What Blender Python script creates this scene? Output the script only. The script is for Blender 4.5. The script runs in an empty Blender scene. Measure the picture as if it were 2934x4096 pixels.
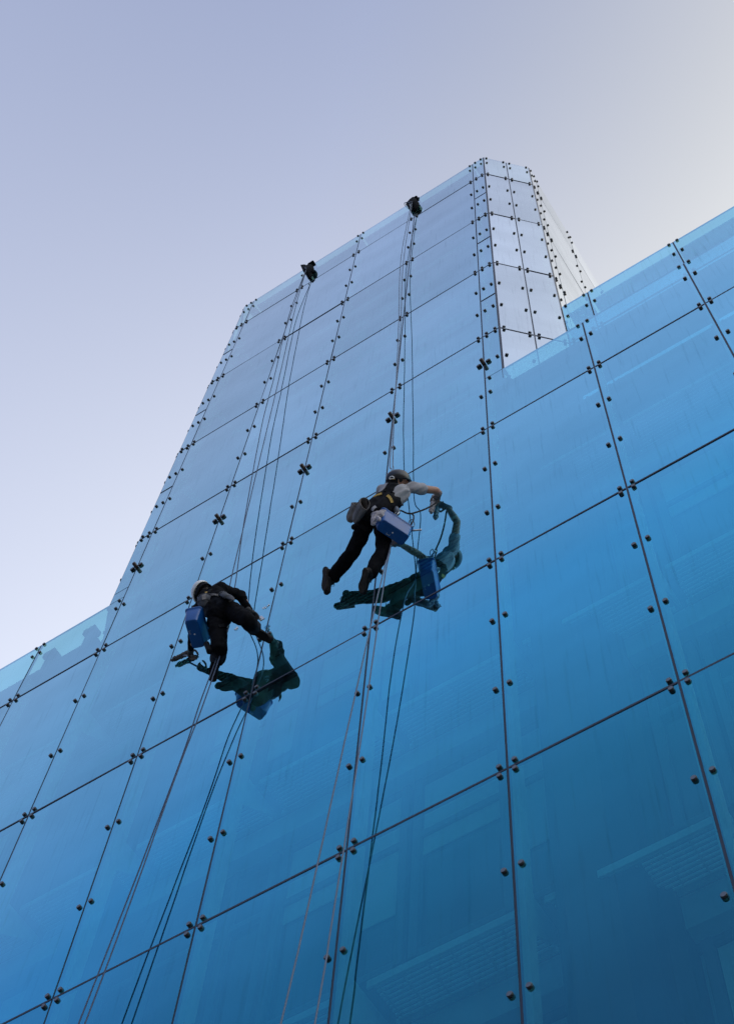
import bpy, bmesh, math, random
from mathutils import Vector, Matrix, noise
from math import radians, sin, cos, pi
random.seed(7)
S = bpy.context.scene
COL = S.collection
V = Vector

# ------------------------------------------------------------------ camera
cam_d = bpy.data.cameras.new('camera')
cam = bpy.data.objects.new('camera', cam_d); COL.objects.link(cam)
cam_d.sensor_fit = 'VERTICAL'; cam_d.sensor_height = 24.0
cam_d.lens = 24.0 * 6192.406 / 4096.0
cam_d.clip_start = 0.05; cam_d.clip_end = 3000.0
ax = V((0.8398534, 0.5403783, 0.0513570)); ay = V((-0.4798125, 0.7832884, -0.3952711)); az = V((-0.2538233, 0.3073280, 0.9171277))       # right, down, forward
cam.matrix_world = Matrix(((ax.x, -ay.x, -az.x, 10.61001), (ax.y, -ay.y, -az.y, -5.87868), (ax.z, -ay.z, -az.z, 1.6), (0, 0, 0, 1)))
S.camera = cam

# ------------------------------------------------------------------ sky and sun (low, behind the building to the right)
SUN_AZ, SUN_EL = 40.0, 20.0
GLOW, HORIZON = 3.5, 50.0
w = bpy.data.worlds.new('World'); S.world = w; w.use_nodes = True
wn = w.node_tree.nodes; wl = w.node_tree.links; wn.clear()
sky = wn.new('ShaderNodeTexSky'); sky.sky_type = 'NISHITA'; sky.sun_disc = False
sky.sun_elevation = radians(SUN_EL); sky.sun_rotation = radians(SUN_AZ)
sky.altitude = 100; sky.air_density = 1.0; sky.dust_density = 1.0; sky.ozone_density = 1.5
sdir = V((sin(radians(SUN_AZ))*cos(radians(SUN_EL)), cos(radians(SUN_AZ))*cos(radians(SUN_EL)), sin(radians(SUN_EL))))
# thin high haze over the clear sky: forward-scattering glow round the sun plus milky air towards the horizon
def wmath(op, a, b=None, c=None):
    k = wn.new('ShaderNodeMath'); k.operation = op
    for i, q in enumerate((a, b, c)):
        if q is None: continue
        if isinstance(q, (int, float)): k.inputs[i].default_value = q
        else: wl.new(q, k.inputs[i])
    return k.outputs[0]
tcw = wn.new('ShaderNodeTexCoord'); nrm = wn.new('ShaderNodeVectorMath'); nrm.operation = 'NORMALIZE'; wl.new(tcw.outputs['Generated'], nrm.inputs[0])
dt = wn.new('ShaderNodeVectorMath'); dt.operation = 'DOT_PRODUCT'; wl.new(nrm.outputs[0], dt.inputs[0]); dt.inputs[1].default_value = sdir
sp = wn.new('ShaderNodeSeparateXYZ'); wl.new(nrm.outputs[0], sp.inputs[0])
hlf = wmath('MULTIPLY_ADD', dt.outputs['Value'], .5, .5)
glow = wmath('MULTIPLY', wmath('POWER', hlf, 2.5), GLOW)
low = wmath('SUBTRACT', 1.0, wmath('ABSOLUTE', sp.outputs['Z']))
hor = wmath('MULTIPLY', wmath('MULTIPLY', wmath('DIVIDE', low, wmath('MULTIPLY_ADD', low, 2.5, 1.0)), wmath('POWER', hlf, 2.0)), HORIZON)
def wcol(v, col):
    k = wn.new('ShaderNodeMixRGB'); k.blend_type = 'MULTIPLY'; k.inputs[0].default_value = 1; wl.new(v, k.inputs[1]); k.inputs[2].default_value = (*col, 1); return k.outputs[0]
def wadd(a, b):
    k = wn.new('ShaderNodeMixRGB'); k.blend_type = 'ADD'; k.inputs[0].default_value = 1; wl.new(a, k.inputs[1]); wl.new(b, k.inputs[2]); return k.outputs[0]
# clear-sky blue: strongest at right angles to the sun, washed out by the glow beside it, dimmer away from it
fr = wn.new('ShaderNodeValToRGB'); fe = fr.color_ramp.elements
fe[0].position, fe[0].color = 0.10, (.38, .38, .38, 1); fe[1].position, fe[1].color = 1.0, (.35, .35, .35, 1)
for p_, v_ in ((.33, .58), (.45, .82), (.56, 1.0), (.66, 1.0), (.76, .70)):
    k_ = fe.new(p_); k_.color = (v_, v_, v_, 1)
wl.new(hlf, fr.inputs[0])
blu = wn.new('ShaderNodeMixRGB'); blu.blend_type = 'MULTIPLY'; blu.inputs[0].default_value = 1; wl.new(sky.outputs[0], blu.inputs[1]); wl.new(fr.outputs[0], blu.inputs[2])
base = wcol(blu.outputs[0], (.58, .77, 1.30))
tot = wadd(wadd(base, wcol(glow, (1.0, .90, .46))), wcol(hor, (1.0, .96, .76)))
bg = wn.new('ShaderNodeBackground'); bg.inputs['Strength'].default_value = 0.15; wo = wn.new('ShaderNodeOutputWorld')
wl.new(tot, bg.inputs['Color']); wl.new(bg.outputs[0], wo.inputs['Surface'])
sd = bpy.data.lights.new('sun', 'SUN'); sd.energy = 2.0; sd.angle = radians(0.6); sd.color = (1, 0.86, 0.7)
so = bpy.data.objects.new('sun', sd); COL.objects.link(so)
so.rotation_euler = (-sdir).to_track_quat('-Z', 'Y').to_euler(); so.location = (40, 40, 60)
S.view_settings.view_transform = 'Standard'; S.view_settings.look = 'None'
S.view_settings.exposure = 0.63; S.view_settings.gamma = 1.0; S.view_settings.use_curve_mapping = False
S.render.engine = 'CYCLES'
S.cycles.transparent_max_bounces = 24; S.cycles.max_bounces = 12; S.cycles.glossy_bounces = 8

# ------------------------------------------------------------------ materials
def new_mat(name):
    m = bpy.data.materials.new(name); m.use_nodes = True
    n = m.node_tree.nodes; n.clear()
    return m, n, m.node_tree.links
def pbr(name, col, rough=0.6, metal=0.0, nscale=0.0, namt=0.25, bump=0.0, bscale=60.0, spec=0.5):
    m, n, l = new_mat(name)
    b = n.new('ShaderNodeBsdfPrincipled'); o = n.new('ShaderNodeOutputMaterial')
    b.inputs['Base Color'].default_value = (*col, 1); b.inputs['Roughness'].default_value = rough; b.inputs['Metallic'].default_value = metal
    b.inputs['Specular IOR Level'].default_value = spec
    l.new(b.outputs[0], o.inputs[0])
    tc = n.new('ShaderNodeTexCoord')
    if nscale:
        t = n.new('ShaderNodeTexNoise'); t.inputs['Scale'].default_value = nscale; t.inputs['Detail'].default_value = 5
        l.new(tc.outputs['Object'], t.inputs['Vector'])
        r = n.new('ShaderNodeValToRGB')
        r.color_ramp.elements[0].position = .3; r.color_ramp.elements[1].position = .7
        r.color_ramp.elements[0].color = (*[c*(1-namt) for c in col], 1); r.color_ramp.elements[1].color = (*[min(1, c*(1+namt)) for c in col], 1)
        l.new(t.outputs['Fac'], r.inputs[0]); l.new(r.outputs[0], b.inputs['Base Color'])
    if bump:
        t2 = n.new('ShaderNodeTexNoise'); t2.inputs['Scale'].default_value = bscale; t2.inputs['Detail'].default_value = 4
        l.new(tc.outputs['Object'], t2.inputs['Vector'])
        bp = n.new('ShaderNodeBump'); bp.inputs['Strength'].default_value = bump; bp.inputs['Distance'].default_value = .01
        l.new(t2.outputs['Fac'], bp.inputs['Height']); l.new(bp.outputs[0], b.inputs['Normal'])
    return m
def ramp(n, stops):
    r = n.new('ShaderNodeValToRGB'); e = r.color_ramp.elements
    e[0].position, e[0].color = stops[0][0], (*stops[0][1], 1)
    e[1].position, e[1].color = stops[-1][0], (*stops[-1][1], 1)
    for p, c in stops[1:-1]:
        k = e.new(p); k.color = (*c, 1)
    return r
def coated_glass(name, refl, trans, dust=0.05):
    """solar-control glass: coloured mirror coating (reflectance by angle of incidence) over green glass, thin film of dust and old drips"""
    m, n, l = new_mat(name)
    lw = n.new('ShaderNodeLayerWeight'); lw.inputs['Blend'].default_value = .5
    rr = ramp(n, refl); rt = ramp(n, trans)
    l.new(lw.outputs['Facing'], rr.inputs[0]); l.new(lw.outputs['Facing'], rt.inputs[0])
    oi = n.new('ShaderNodeObjectInfo')
    # slight tone differences from pane to pane
    mv = n.new('ShaderNodeMath'); mv.operation = 'MULTIPLY_ADD'; mv.inputs[1].default_value = .15; mv.inputs[2].default_value = .92
    l.new(oi.outputs['Random'], mv.inputs[0])
    mm = n.new('ShaderNodeMixRGB'); mm.blend_type = 'MULTIPLY'; mm.inputs[0].default_value = 1
    l.new(rr.outputs[0], mm.inputs[1]); l.new(mv.outputs[0], mm.inputs[2])
    ge = n.new('ShaderNodeNewGeometry')
    def streak(scale, detail, lo, hi, dark):
        mpp = n.new('ShaderNodeMapping'); mpp.inputs['Scale'].default_value = scale; l.new(ge.outputs['Position'], mpp.inputs['Vector'])
        tx = n.new('ShaderNodeTexNoise'); tx.inputs['Scale'].default_value = 1.0; tx.inputs['Detail'].default_value = detail; tx.inputs['Roughness'].default_value = .6; l.new(mpp.outputs[0], tx.inputs['Vector'])
        mg = n.new('ShaderNodeMapRange'); mg.inputs['From Min'].default_value = lo; mg.inputs['From Max'].default_value = hi; mg.inputs['To Min'].default_value = 1; mg.inputs['To Max'].default_value = dark
        l.new(tx.outputs['Fac'], mg.inputs['Value']); return mg.outputs[0]
    d1 = streak((26, 26, .9), 5, .56, .74, .84)         # narrow run marks
    d2 = streak((.55, .55, .8), 3, .35, .68, .90)        # broad uneven film
    dm = n.new('ShaderNodeMath'); dm.operation = 'MULTIPLY'; l.new(d1, dm.inputs[0]); l.new(d2, dm.inputs[1])
    m2 = n.new('ShaderNodeMixRGB'); m2.blend_type = 'MULTIPLY'; m2.inputs[0].default_value = 1; l.new(mm.outputs[0], m2.inputs[1]); l.new(dm.outputs[0], m2.inputs[2]); mm = m2
    gl = n.new('ShaderNodeBsdfGlossy'); gl.inputs['Roughness'].default_value = .004
    tr = n.new('ShaderNodeBsdfTransparent')
    l.new(mm.outputs[0], gl.inputs['Color']); l.new(rt.outputs[0], tr.inputs['Color'])
    # roller-wave bump
    nz = n.new('ShaderNodeTexNoise'); nz.inputs['Scale'].default_value = .9; nz.inputs['Detail'].default_value = 1
    l.new(ge.outputs['Position'], nz.inputs['Vector'])
    bp = n.new('ShaderNodeBump'); bp.inputs['Strength'].default_value = .12; bp.inputs['Distance'].default_value = .01
    l.new(nz.outputs['Fac'], bp.inputs['Height']); l.new(bp.outputs[0], gl.inputs['Normal'])
    ad = n.new('ShaderNodeAddShader'); l.new(gl.outputs[0], ad.inputs[0]); l.new(tr.outputs[0], ad.inputs[1])
    df = n.new('ShaderNodeBsdfDiffuse'); df.inputs['Color'].default_value = (.42, .52, .62, 1)
    mp = n.new('ShaderNodeMapping'); mp.inputs['Scale'].default_value = (9, 9, .45)
    l.new(ge.outputs['Position'], mp.inputs['Vector'])
    st = n.new('ShaderNodeTexNoise'); st.inputs['Scale'].default_value = 1.6; st.inputs['Detail'].default_value = 6; st.inputs['Roughness'].default_value = .65
    l.new(mp.outputs[0], st.inputs['Vector'])
    cl = n.new('ShaderNodeTexNoise'); cl.inputs['Scale'].default_value = .55; cl.inputs['Detail'].default_value = 3
    l.new(ge.outputs['Position'], cl.inputs['Vector'])
    ma = n.new('ShaderNodeMath'); ma.operation = 'MULTIPLY'; l.new(st.outputs['Fac'], ma.inputs[0]); l.new(cl.outputs['Fac'], ma.inputs[1])
    mr = n.new('ShaderNodeMapRange'); mr.inputs['From Min'].default_value = .16; mr.inputs['From Max'].default_value = .42
    mr.inputs['To Min'].default_value = 0; mr.inputs['To Max'].default_value = dust
    l.new(ma.outputs[0], mr.inputs['Value'])
    mx = n.new('ShaderNodeMixShader'); l.new(mr.outputs[0], mx.inputs['Fac']); l.new(ad.outputs[0], mx.inputs[1]); l.new(df.outputs[0], mx.inputs[2])
    o = n.new('ShaderNodeOutputMaterial'); l.new(mx.outputs[0], o.inputs[0])
    return m
TRANS = [(.40, (.19, .45, .44)), (.55, (.15, .37, .35)), (.70, (.10, .23, .21)), (.84, (.08, .15, .12)), (.96, (.02, .03, .02))]
M = {}
M['glass'] = coated_glass('blue_coated_glass', [(.40, (.032, .18, .29)), (.50, (.046, .31, .48)), (.60, (.115, .56, .88)), (.70, (.37, .78, 1.0)), (.84, (.80, .94, 1.0)), (.96, (.95, .97, 1.0))], TRANS, .012)
M['clear'] = coated_glass('pale_coated_glass', [(.40, (.10, .22, .34)), (.60, (.36, .56, .76)), (.72, (.78, .88, 1.0)), (.84, (.87, .94, 1.0)), (.92, (.94, .97, 1.0)), (.97, (.99, .99, 1.0))], [(.4, (.3, .5, .45)), (.84, (.08, .10, .08)), (.95, (.01, .01, .01))], .02)
m, n, l = new_mat('glass_edge'); t = n.new('ShaderNodeBsdfTransparent'); t.inputs[0].default_value = (.93, .97, .96, 1); o = n.new('ShaderNodeOutputMaterial'); l.new(t.outputs[0], o.inputs[0]); M['back'] = m
M['edge'] = pbr('glass_edge_green', (.03, .12, .16), .25)
M['seal'] = pbr('silicone_seal', (.020, .030, .058), .55, nscale=3, namt=.2)
M['bolt'] = pbr('dark_clamp_metal', (.018, .018, .022), .38, .35)
M['clamp'] = pbr('brown_anodised_clamp', (.05, .035, .03), .4, .4)
M['boltcap'] = pbr('clamp_cap_metal', (.16, .18, .21), .45, .6)
M['steel'] = pbr('painted_steel', (.44, .47, .50), .5, nscale=4, namt=.12)
M['darksteel'] = pbr('dark_steel', (.07, .08, .10), .5)
M['wall'] = pbr('inner_wall_panel', (.035, .04, .045), .7, nscale=1.2, namt=.12)
M['slab'] = pbr('slab_edge', (.44, .46, .48), .8, nscale=2, namt=.2)
M['inwin'] = pbr('inner_window_glass', (.02, .025, .03), .12)
M['blind'] = pbr('pale_blind', (.45, .45, .44), .9)
M['frame'] = pbr('window_frame_metal', (.11, .12, .14), .5)
M['grate'] = pbr('galvanised_grating', (.48, .50, .52), .5, .3)
M['paving'] = pbr('plaza_paving', (.28, .27, .26), .8, nscale=.8, namt=.2)
M['joint'] = pbr('paving_joint', (.09, .09, .09), .9)
M['skin'] = pbr('skin', (.42, .22, .15), .5, nscale=30, namt=.1)
M['hair'] = pbr('dark_hair', (.018, .014, .012), .7, nscale=40, namt=.4)
M['black'] = pbr('black_cotton', (.005, .005, .0065), .9, nscale=18, namt=.3, bump=.5, bscale=45, spec=.08)
M['charcoal'] = pbr('charcoal_cloth', (.026, .026, .033), .9, nscale=14, namt=.3, bump=.5, bscale=45, spec=.1)
M['shirt'] = pbr('grey_cotton', (.36, .35, .37), .9, nscale=9, namt=.1, bump=.3, bscale=50, spec=.2)
M['harness'] = pbr('harness_webbing', (.006, .006, .008), .75, spec=.15)
M['yellow'] = pbr('yellow_webbing', (.42, .27, .06), .7)
M['blue'] = pbr('blue_bucket_plastic', (.005, .080, .30), .28, nscale=5, namt=.12)
M['helmetblack'] = pbr('black_helmet_shell', (.010, .011, .014), .3)
M['helmetwhite'] = pbr('white_helmet_shell', (.78, .77, .76), .35)
M['white'] = pbr('white_print', (.8, .8, .8), .6)
M['shoe'] = pbr('dark_shoe_leather', (.010, .009, .010), .65, nscale=20, namt=.3, spec=.2)
M['sole'] = pbr('worn_rubber_sole', (.035, .029, .027), .8, nscale=25, namt=.35, spec=.2)
M['blacksole'] = pbr('black_rubber_sole', (.008, .008, .010), .8, nscale=25, namt=.3, spec=.12)
M['glove'] = pbr('dark_work_glove', (.05, .045, .045), .8, nscale=25, namt=.3)
M['greyglove'] = pbr('grey_work_glove', (.20, .17, .17), .8, nscale=25, namt=.4)
M['pouch'] = pbr('grey_canvas', (.16, .145, .14), .9, nscale=12, namt=.35, bump=.6, bscale=25)
M['darkpouch'] = pbr('dark_grey_canvas', (.06, .065, .08), .75, nscale=12, namt=.3)
M['rag'] = pbr('pale_rag', (.36, .33, .36), .95, nscale=20, namt=.2)
M['fleece'] = pbr('washer_fleece', (.34, .32, .33), .95, nscale=40, namt=.5, bump=1, bscale=80)
M['darkfleece'] = pbr('dark_washer_fleece', (.07, .065, .065), .95, nscale=40, namt=.5, bump=1, bscale=80)
M['suds'] = pbr('soap_foam', (.75, .77, .8), .6)
M['wetalu'] = pbr('bare_aluminium', (.65, .66, .68), .3, .8)
M['canvas'] = pbr('dark_rubber_canvas', (.006, .0065, .008), .9, nscale=15, namt=.4, spec=.1)
M['cord'] = pbr('black_cord', (.015, .015, .018), .8)
def rope_mat(name, a, b):
    m, n, l = new_mat(name)
    bs = n.new('ShaderNodeBsdfPrincipled'); bs.inputs['Roughness'].default_value = .8; o = n.new('ShaderNodeOutputMaterial')
    uv = n.new('ShaderNodeUVMap'); uv.uv_map = 'UVMap'
    wv = n.new('ShaderNodeTexWave'); wv.wave_type = 'BANDS'; wv.bands_direction = 'DIAGONAL'; wv.inputs['Scale'].default_value = 1.0
    r = ramp(n, [(.35, a), (.6, b)])
    l.new(uv.outputs[0], wv.inputs['Vector']); l.new(wv.outputs['Fac'], r.inputs[0]); l.new(r.outputs[0], bs.inputs['Base Color']); l.new(bs.outputs[0], o.inputs[0])
    return m
M['rope'] = rope_mat('white_flecked_rope', (.13, .16, .22), (.52, .58, .68))
M['ropedark'] = rope_mat('grey_flecked_rope', (.06, .08, .13), (.24, .29, .39))

# ------------------------------------------------------------------ helpers
def link(o, parent=None):
    COL.objects.link(o)
    if parent: o.parent = parent
    return o
def empty(name, loc=(0, 0, 0)):
    o = bpy.data.objects.new(name, None); o.location = loc; o.empty_display_size = .2
    return link(o)
def tag(o, label=None, cat=None, group=None, kind=None):
    if label: o['label'] = label
    if cat: o['category'] = cat
    if group: o['group'] = group
    if kind: o['kind'] = kind
    return o
def mesh_obj(name, bm, mats, parent=None, smooth=False):
    me = bpy.data.meshes.new(name); bm.to_mesh(me); bm.free()
    for mt in (mats if isinstance(mats, (list, tuple)) else [mats]): me.materials.append(mt)
    if smooth:
        for p in me.polygons: p.use_smooth = True
    o = bpy.data.objects.new(name, me); link(o)
    if parent:
        o.parent = parent; o.matrix_parent_inverse = Matrix.Translation(-parent_world(parent))
    return o
def parent_world(p):
    return p.location.copy() if p.type == 'EMPTY' else V((0, 0, 0))      # meshes are built in world space
def bx(bm, x0, x1, y0, y1, z0, z1, mi=0):
    vs = [bm.verts.new((x, y, z)) for z in (z0, z1) for y in (y0, y1) for x in (x0, x1)]
    fs = []
    for f in ((0, 2, 3, 1), (4, 5, 7, 6), (0, 1, 5, 4), (2, 6, 7, 3), (0, 4, 6, 2), (1, 3, 7, 5)):
        fc = bm.faces.new([vs[i] for i in f]); fc.material_index = mi; fs.append(fc)
    return fs
def frame_of(d):
    d = d.normalized(); a = V((0, 0, 1)) if abs(d.z) < .9 else V((1, 0, 0))
    u = d.cross(a).normalized(); return u, d.cross(u).normalized()
def capsule(bm, p0, p1, r0, r1, seg=14, rings=4):
    """tapered limb segment with round ends"""
    p0, p1 = V(p0), V(p1); d = p1 - p0; L = d.length
    if L < 1e-6: d = V((0, 0, 1))
    dn = d.normalized(); u, v = frame_of(dn)
    prof = [(-r0*cos(a), r0*sin(a), 0) for a in [i*pi/2/rings for i in range(1, rings+1)]] + [(r1*sin(a), r1*cos(a), 1) for a in [i*pi/2/rings for i in range(0, rings)]]
    rows = []
    for off, r, e in prof:
        c = (p1 if e else p0) + dn*off
        rows.append([bm.verts.new(c + (u*cos(2*pi*k/seg) + v*sin(2*pi*k/seg))*r) for k in range(seg)])
    b = bm.verts.new(p0 - dn*r0); t = bm.verts.new(p1 + dn*r1)
    for k in range(seg):
        bm.faces.new((b, rows[0][(k+1) % seg], rows[0][k])); bm.faces.new((t, rows[-1][k], rows[-1][(k+1) % seg]))
    for i in range(len(rows)-1):
        for k in range(seg):
            bm.faces.new((rows[i][k], rows[i][(k+1) % seg], rows[i+1][(k+1) % seg], rows[i+1][k]))
def ellipsoid(bm, c, axes, radii, seg=20, rings=12):
    X, Y, Z = axes; c = V(c); rows = []
    for i in range(1, rings):
        a = pi*i/rings
        rows.append([bm.verts.new(c + X*radii[0]*sin(a)*cos(2*pi*k/seg) + Y*radii[1]*sin(a)*sin(2*pi*k/seg) + Z*radii[2]*cos(a)) for k in range(seg)])
    t = bm.verts.new(c + Z*radii[2]); b = bm.verts.new(c - Z*radii[2])
    for k in range(seg):
        bm.faces.new((t, rows[0][k], rows[0][(k+1) % seg])); bm.faces.new((b, rows[-1][(k+1) % seg], rows[-1][k]))
    for i in range(len(rows)-1):
        for k in range(seg): bm.faces.new((rows[i][k], rows[i+1][k], rows[i+1][(k+1) % seg], rows[i][(k+1) % seg]))
def blob(name, bm, mat, parent, voxel=.012, smooth=6, wrinkle=0.0, wscale=9.0, stretch=None, seed=0.0):
    """fuse overlapping shapes into one continuous skin, smooth it and crease it like cloth"""
    bmesh.ops.recalc_face_normals(bm, faces=bm.faces)
    o = mesh_obj(name, bm, mat)
    md = o.modifiers.new('r', 'REMESH'); md.mode = 'VOXEL'; md.voxel_size = voxel; md.use_smooth_shade = True
    if smooth:
        sm = o.modifiers.new('s', 'SMOOTH'); sm.factor = .5; sm.iterations = smooth
    dg = bpy.context.evaluated_depsgraph_get(); dg.update()
    me = bpy.data.meshes.new_from_object(o.evaluated_get(dg)); o.modifiers.clear(); old = o.data; o.data = me; bpy.data.meshes.remove(old)
    me.name = name
    if wrinkle:
        nr = [v.normal.copy() for v in me.vertices]
        for v, nn in zip(me.vertices, nr):
            q = v.co*wscale + V((seed, seed*1.7, -seed))
            if stretch is not None:
                s = stretch.normalized(); q = q - s*(q.dot(s)*.75)
            a = 1 - abs(noise.noise(q)); b = noise.noise(q*2.3)
            v.co += nn*wrinkle*((a - .72)*1.6 + b*.35)
    for p in me.polygons: p.use_smooth = True
    if not me.materials: me.materials.append(mat)
    if parent: o.parent = parent; o.matrix_parent_inverse = Matrix.Translation(-parent_world(parent))
    return o
def spline(pts, sub=10):
    pts = [V(p) for p in pts]; P = [pts[0]*2 - pts[1]] + pts + [pts[-1]*2 - pts[-2]]; out = []
    for i in range(1, len(P)-2):
        for k in range(sub):
            t = k/sub; a, b, c, d = P[i-1], P[i], P[i+1], P[i+2]
            out.append(.5*((2*b) + (c-a)*t + (2*a-5*b+4*c-d)*t*t + (3*b-a-3*c+d)*t**3))
    out.append(pts[-1]); return out
def tube(bm, path, r, seg=8, pitch=.03):
    uvl = bm.loops.layers.uv.verify(); rows = []; s = 0; ss = []
    for i, p in enumerate(path):
        d = (path[min(i+1, len(path)-1)] - path[max(i-1, 0)]); 
        if i: s += (p - path[i-1]).length
        ss.append(s); u, v = frame_of(d if d.length > 1e-7 else V((0, 0, 1)))
        rr = r[i] if isinstance(r, list) else r
        rows.append([bm.verts.new(p + (u*cos(2*pi*k/seg) + v*sin(2*pi*k/seg))*rr) for k in range(seg)])
    for i in range(len(rows)-1):
        for k in range(seg):
            f = bm.faces.new((rows[i][k], rows[i][(k+1) % seg], rows[i+1][(k+1) % seg], rows[i+1][k]))
            for lp, (a, b) in zip(f.loops, ((ss[i], k/seg), (ss[i], (k+1)/seg), (ss[i+1], (k+1)/seg), (ss[i+1], k/seg))): lp[uvl].uv = (a/pitch, b)
    bm.faces.new(list(reversed(rows[0]))); bm.faces.new(rows[-1])
def strap(bm, path, normals, wid, th):
    """flat webbing along a path"""
    rows = []
    for i, p in enumerate(path):
        d = (path[min(i+1, len(path)-1)] - path[max(i-1, 0)]).normalized(); nn = normals[i] if isinstance(normals, list) else normals
        s = d.cross(nn).normalized(); nn = s.cross(d).normalized()
        ww = wid[i] if isinstance(wid, list) else wid
        rows.append([bm.verts.new(p + s*a*ww/2 + nn*b*th/2) for a, b in ((-1, -1), (1, -1), (1, 1), (-1, 1))])
    for i in range(len(rows)-1):
        for k in range(4): bm.faces.new((rows[i][k], rows[i][(k+1) % 4], rows[i+1][(k+1) % 4], rows[i+1][k]))
    bm.faces.new(rows[0][::-1]); bm.faces.new(rows[-1])

# ------------------------------------------------------------------ grid of the glass skin
W, H, Z0 = 1.5, 3.8467, 38.883
zr = lambda r: Z0 - r*H
CAMP = cam.matrix_world.translation

# ground
bm = bmesh.new()
vs = [bm.verts.new(p) for p in ((-1500, -1500, 0), (1500, -1500, 0), (1500, 1500, 0), (-1500, 1500, 0))]; bm.faces.new(vs)
ground = tag(mesh_obj('ground', bm, M['joint']), kind='structure')
bm = bmesh.new(); bx(bm, -.392, .392, -.392, .392, 0.002, .03); bmesh.ops.bevel(bm, geom=[e for e in bm.edges if all(v.co.z > .02 for v in e.verts)], offset=.006, segments=1, affect='EDGES')
slab_o = mesh_obj('paving_slab', bm, M['paving'], ground); first = True
for i in range(17):
    for j in range(14):
        if first: slab_o.location = (4 + i*.8, -11.4 + j*.8, 0); first = False; continue
        c = slab_o.copy(); COL.objects.link(c); c.location = (4 + i*.8, -11.4 + j*.8, random.uniform(-.003, .003))

# ------------------------------------------------------------------ building
B = empty('glass_building', (4.5, 0, 0))
tag(B, 'tall blue glass building with bolted panes and a chamfered central tower', 'building')
BL = V((4.5, 0, 0))
GAP = .011
pane_cache = {}
bolts = []          # (position, outward normal, pane)
def pane_mesh(w_, h_, mat):
    k = (round(w_, 3), round(h_, 3), mat.name)
    if k in pane_cache: return pane_cache[k]
    bm = bmesh.new(); fs = bx(bm, -w_/2+GAP, w_/2-GAP, 0, .022, -h_/2+GAP, h_/2-GAP, 2)
    fs[2].material_index = 0; fs[3].material_index = 1
    bmesh.ops.subdivide_edges(bm, edges=[], cuts=1)
    me = bpy.data.meshes.new('glass_pane'); bm.to_mesh(me); bm.free()
    for mt in (mat, M['back'], M['edge']): me.materials.append(mt)
    pane_cache[k] = me; return me
def pane(p0, ang, w_, r0, r1, mat, bl=(1, 1), rows_mid=None, corner=(1, 1)):
    """pane whose lower outline starts at p0 (x, y) and runs w_ along ang; outward is to the right of travel"""
    u = V((cos(ang), sin(ang), 0)); nn = V((sin(ang), -cos(ang), 0))
    z1, z0 = zr(r0), zr(r1); h_ = z1 - z0
    c = V((p0[0], p0[1], 0)) + u*(w_/2); c.z = (z0 + z1)/2
    o = bpy.data.objects.new('glass_pane', pane_mesh(w_, h_, mat)); COL.objects.link(o)
    o.parent = B; o.matrix_parent_inverse = Matrix.Translation(-BL)
    o.location = c; o.rotation_euler = (radians(random.gauss(0, .05)), radians(0), ang + radians(random.gauss(0, .07)))
    off, voff = .07, .065
    if rows_mid is None:
        rows_mid = [(k + f) for k in range(int(r0), int(r1)+1) for f in (1/3, 2/3) if r0 + .06 < k + f < r1 - .03]
    for side, use in ((0, bl[0]), (1, bl[1])):
        if not use: continue
        x = V((p0[0], p0[1], 0)) + u*(off if side == 0 else w_-off)
        zs = [zr(r) for r in rows_mid]
        if corner[0]: zs.append(z1 - voff)
        if corner[1]: zs.append(z0 + voff)
        for z in zs:
            if abs(z - zr(4.333)) < .05 and abs(x.y) < .01 and 1.3 < x.x < 7.7: continue
            bolts.append((V((x.x, x.y, z)), nn, o))
    return o
front_cols = list(range(-3, 9))
TOP, RW, LW = .51, 4.5, 4.585
GL = M['glass']; PC = M['clear']
for i in front_cols:
    top = TOP if 1 <= i <= 4 else (LW if i < 1 else RW)
    edges = [top] + [r for r in range(1, 11) if r > top + .1]
    for a, b in zip(edges[:-1], edges[1:]): pane((i*W, 0), 0, W, a, b, GL)
XS0, XS1 = .82*W, 5.19*W
half = lambda lo: [TOP, 1] + [k*.5 for k in range(3, 20) if k*.5 < lo - .05] + [lo]
for lo, x, wd in ((LW, XS0, W-XS0), (RW, 5*W, XS1-5*W)):
    e = half(lo)
    for a, b in zip(e[:-1], e[1:]):
        mids = [q for q in (int(a) + 1/3, int(a) + 2/3) if a < q < b]
        full = (abs(a-round(a)) < .01, abs(b-round(b)) < .01)
        pane((x, 0), 0, wd, a, b, GL, rows_mid=mids, corner=(full[0] or a == TOP, full[1]))
YC = .748; CW = YC*math.sqrt(2)/2
for k in range(2):
    e = [TOP, 1, 2, 3, 4, 4.6]
    for a, b in zip(e[:-1], e[1:]):
        pane((XS1 + k*CW*cos(pi/4), k*CW*sin(pi/4)), pi/4, CW, a, b, PC)
        pane((XS0 - (k+1)*CW*cos(pi/4), (k+1)*CW*sin(pi/4)), -pi/4, CW, a, b, PC)
XR, XL = XS1 + YC, XS0 - YC
ys = [YC, YC + .285, YC + 1.785, YC + 3.285, YC + 4.785]
for k in range(4):
    e = [TOP, 1, 2, 3, 4]
    for a, b in zip(e[:-1], e[1:]):
        pane((XR, ys[k]), pi/2, ys[k+1]-ys[k], a, b, PC)
        pane((XL, ys[k+1]), -pi/2, ys[k+1]-ys[k], a, b, PC, bl=(0, 0))
xs = [XR, 9.0, 10.5, 12.0, 13.5]
for k in range(4):
    for a, b in ((3.5, 4), (4, 5)): pane((xs[k], YC), 0, xs[k+1]-xs[k], a, b, GL)

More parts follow.
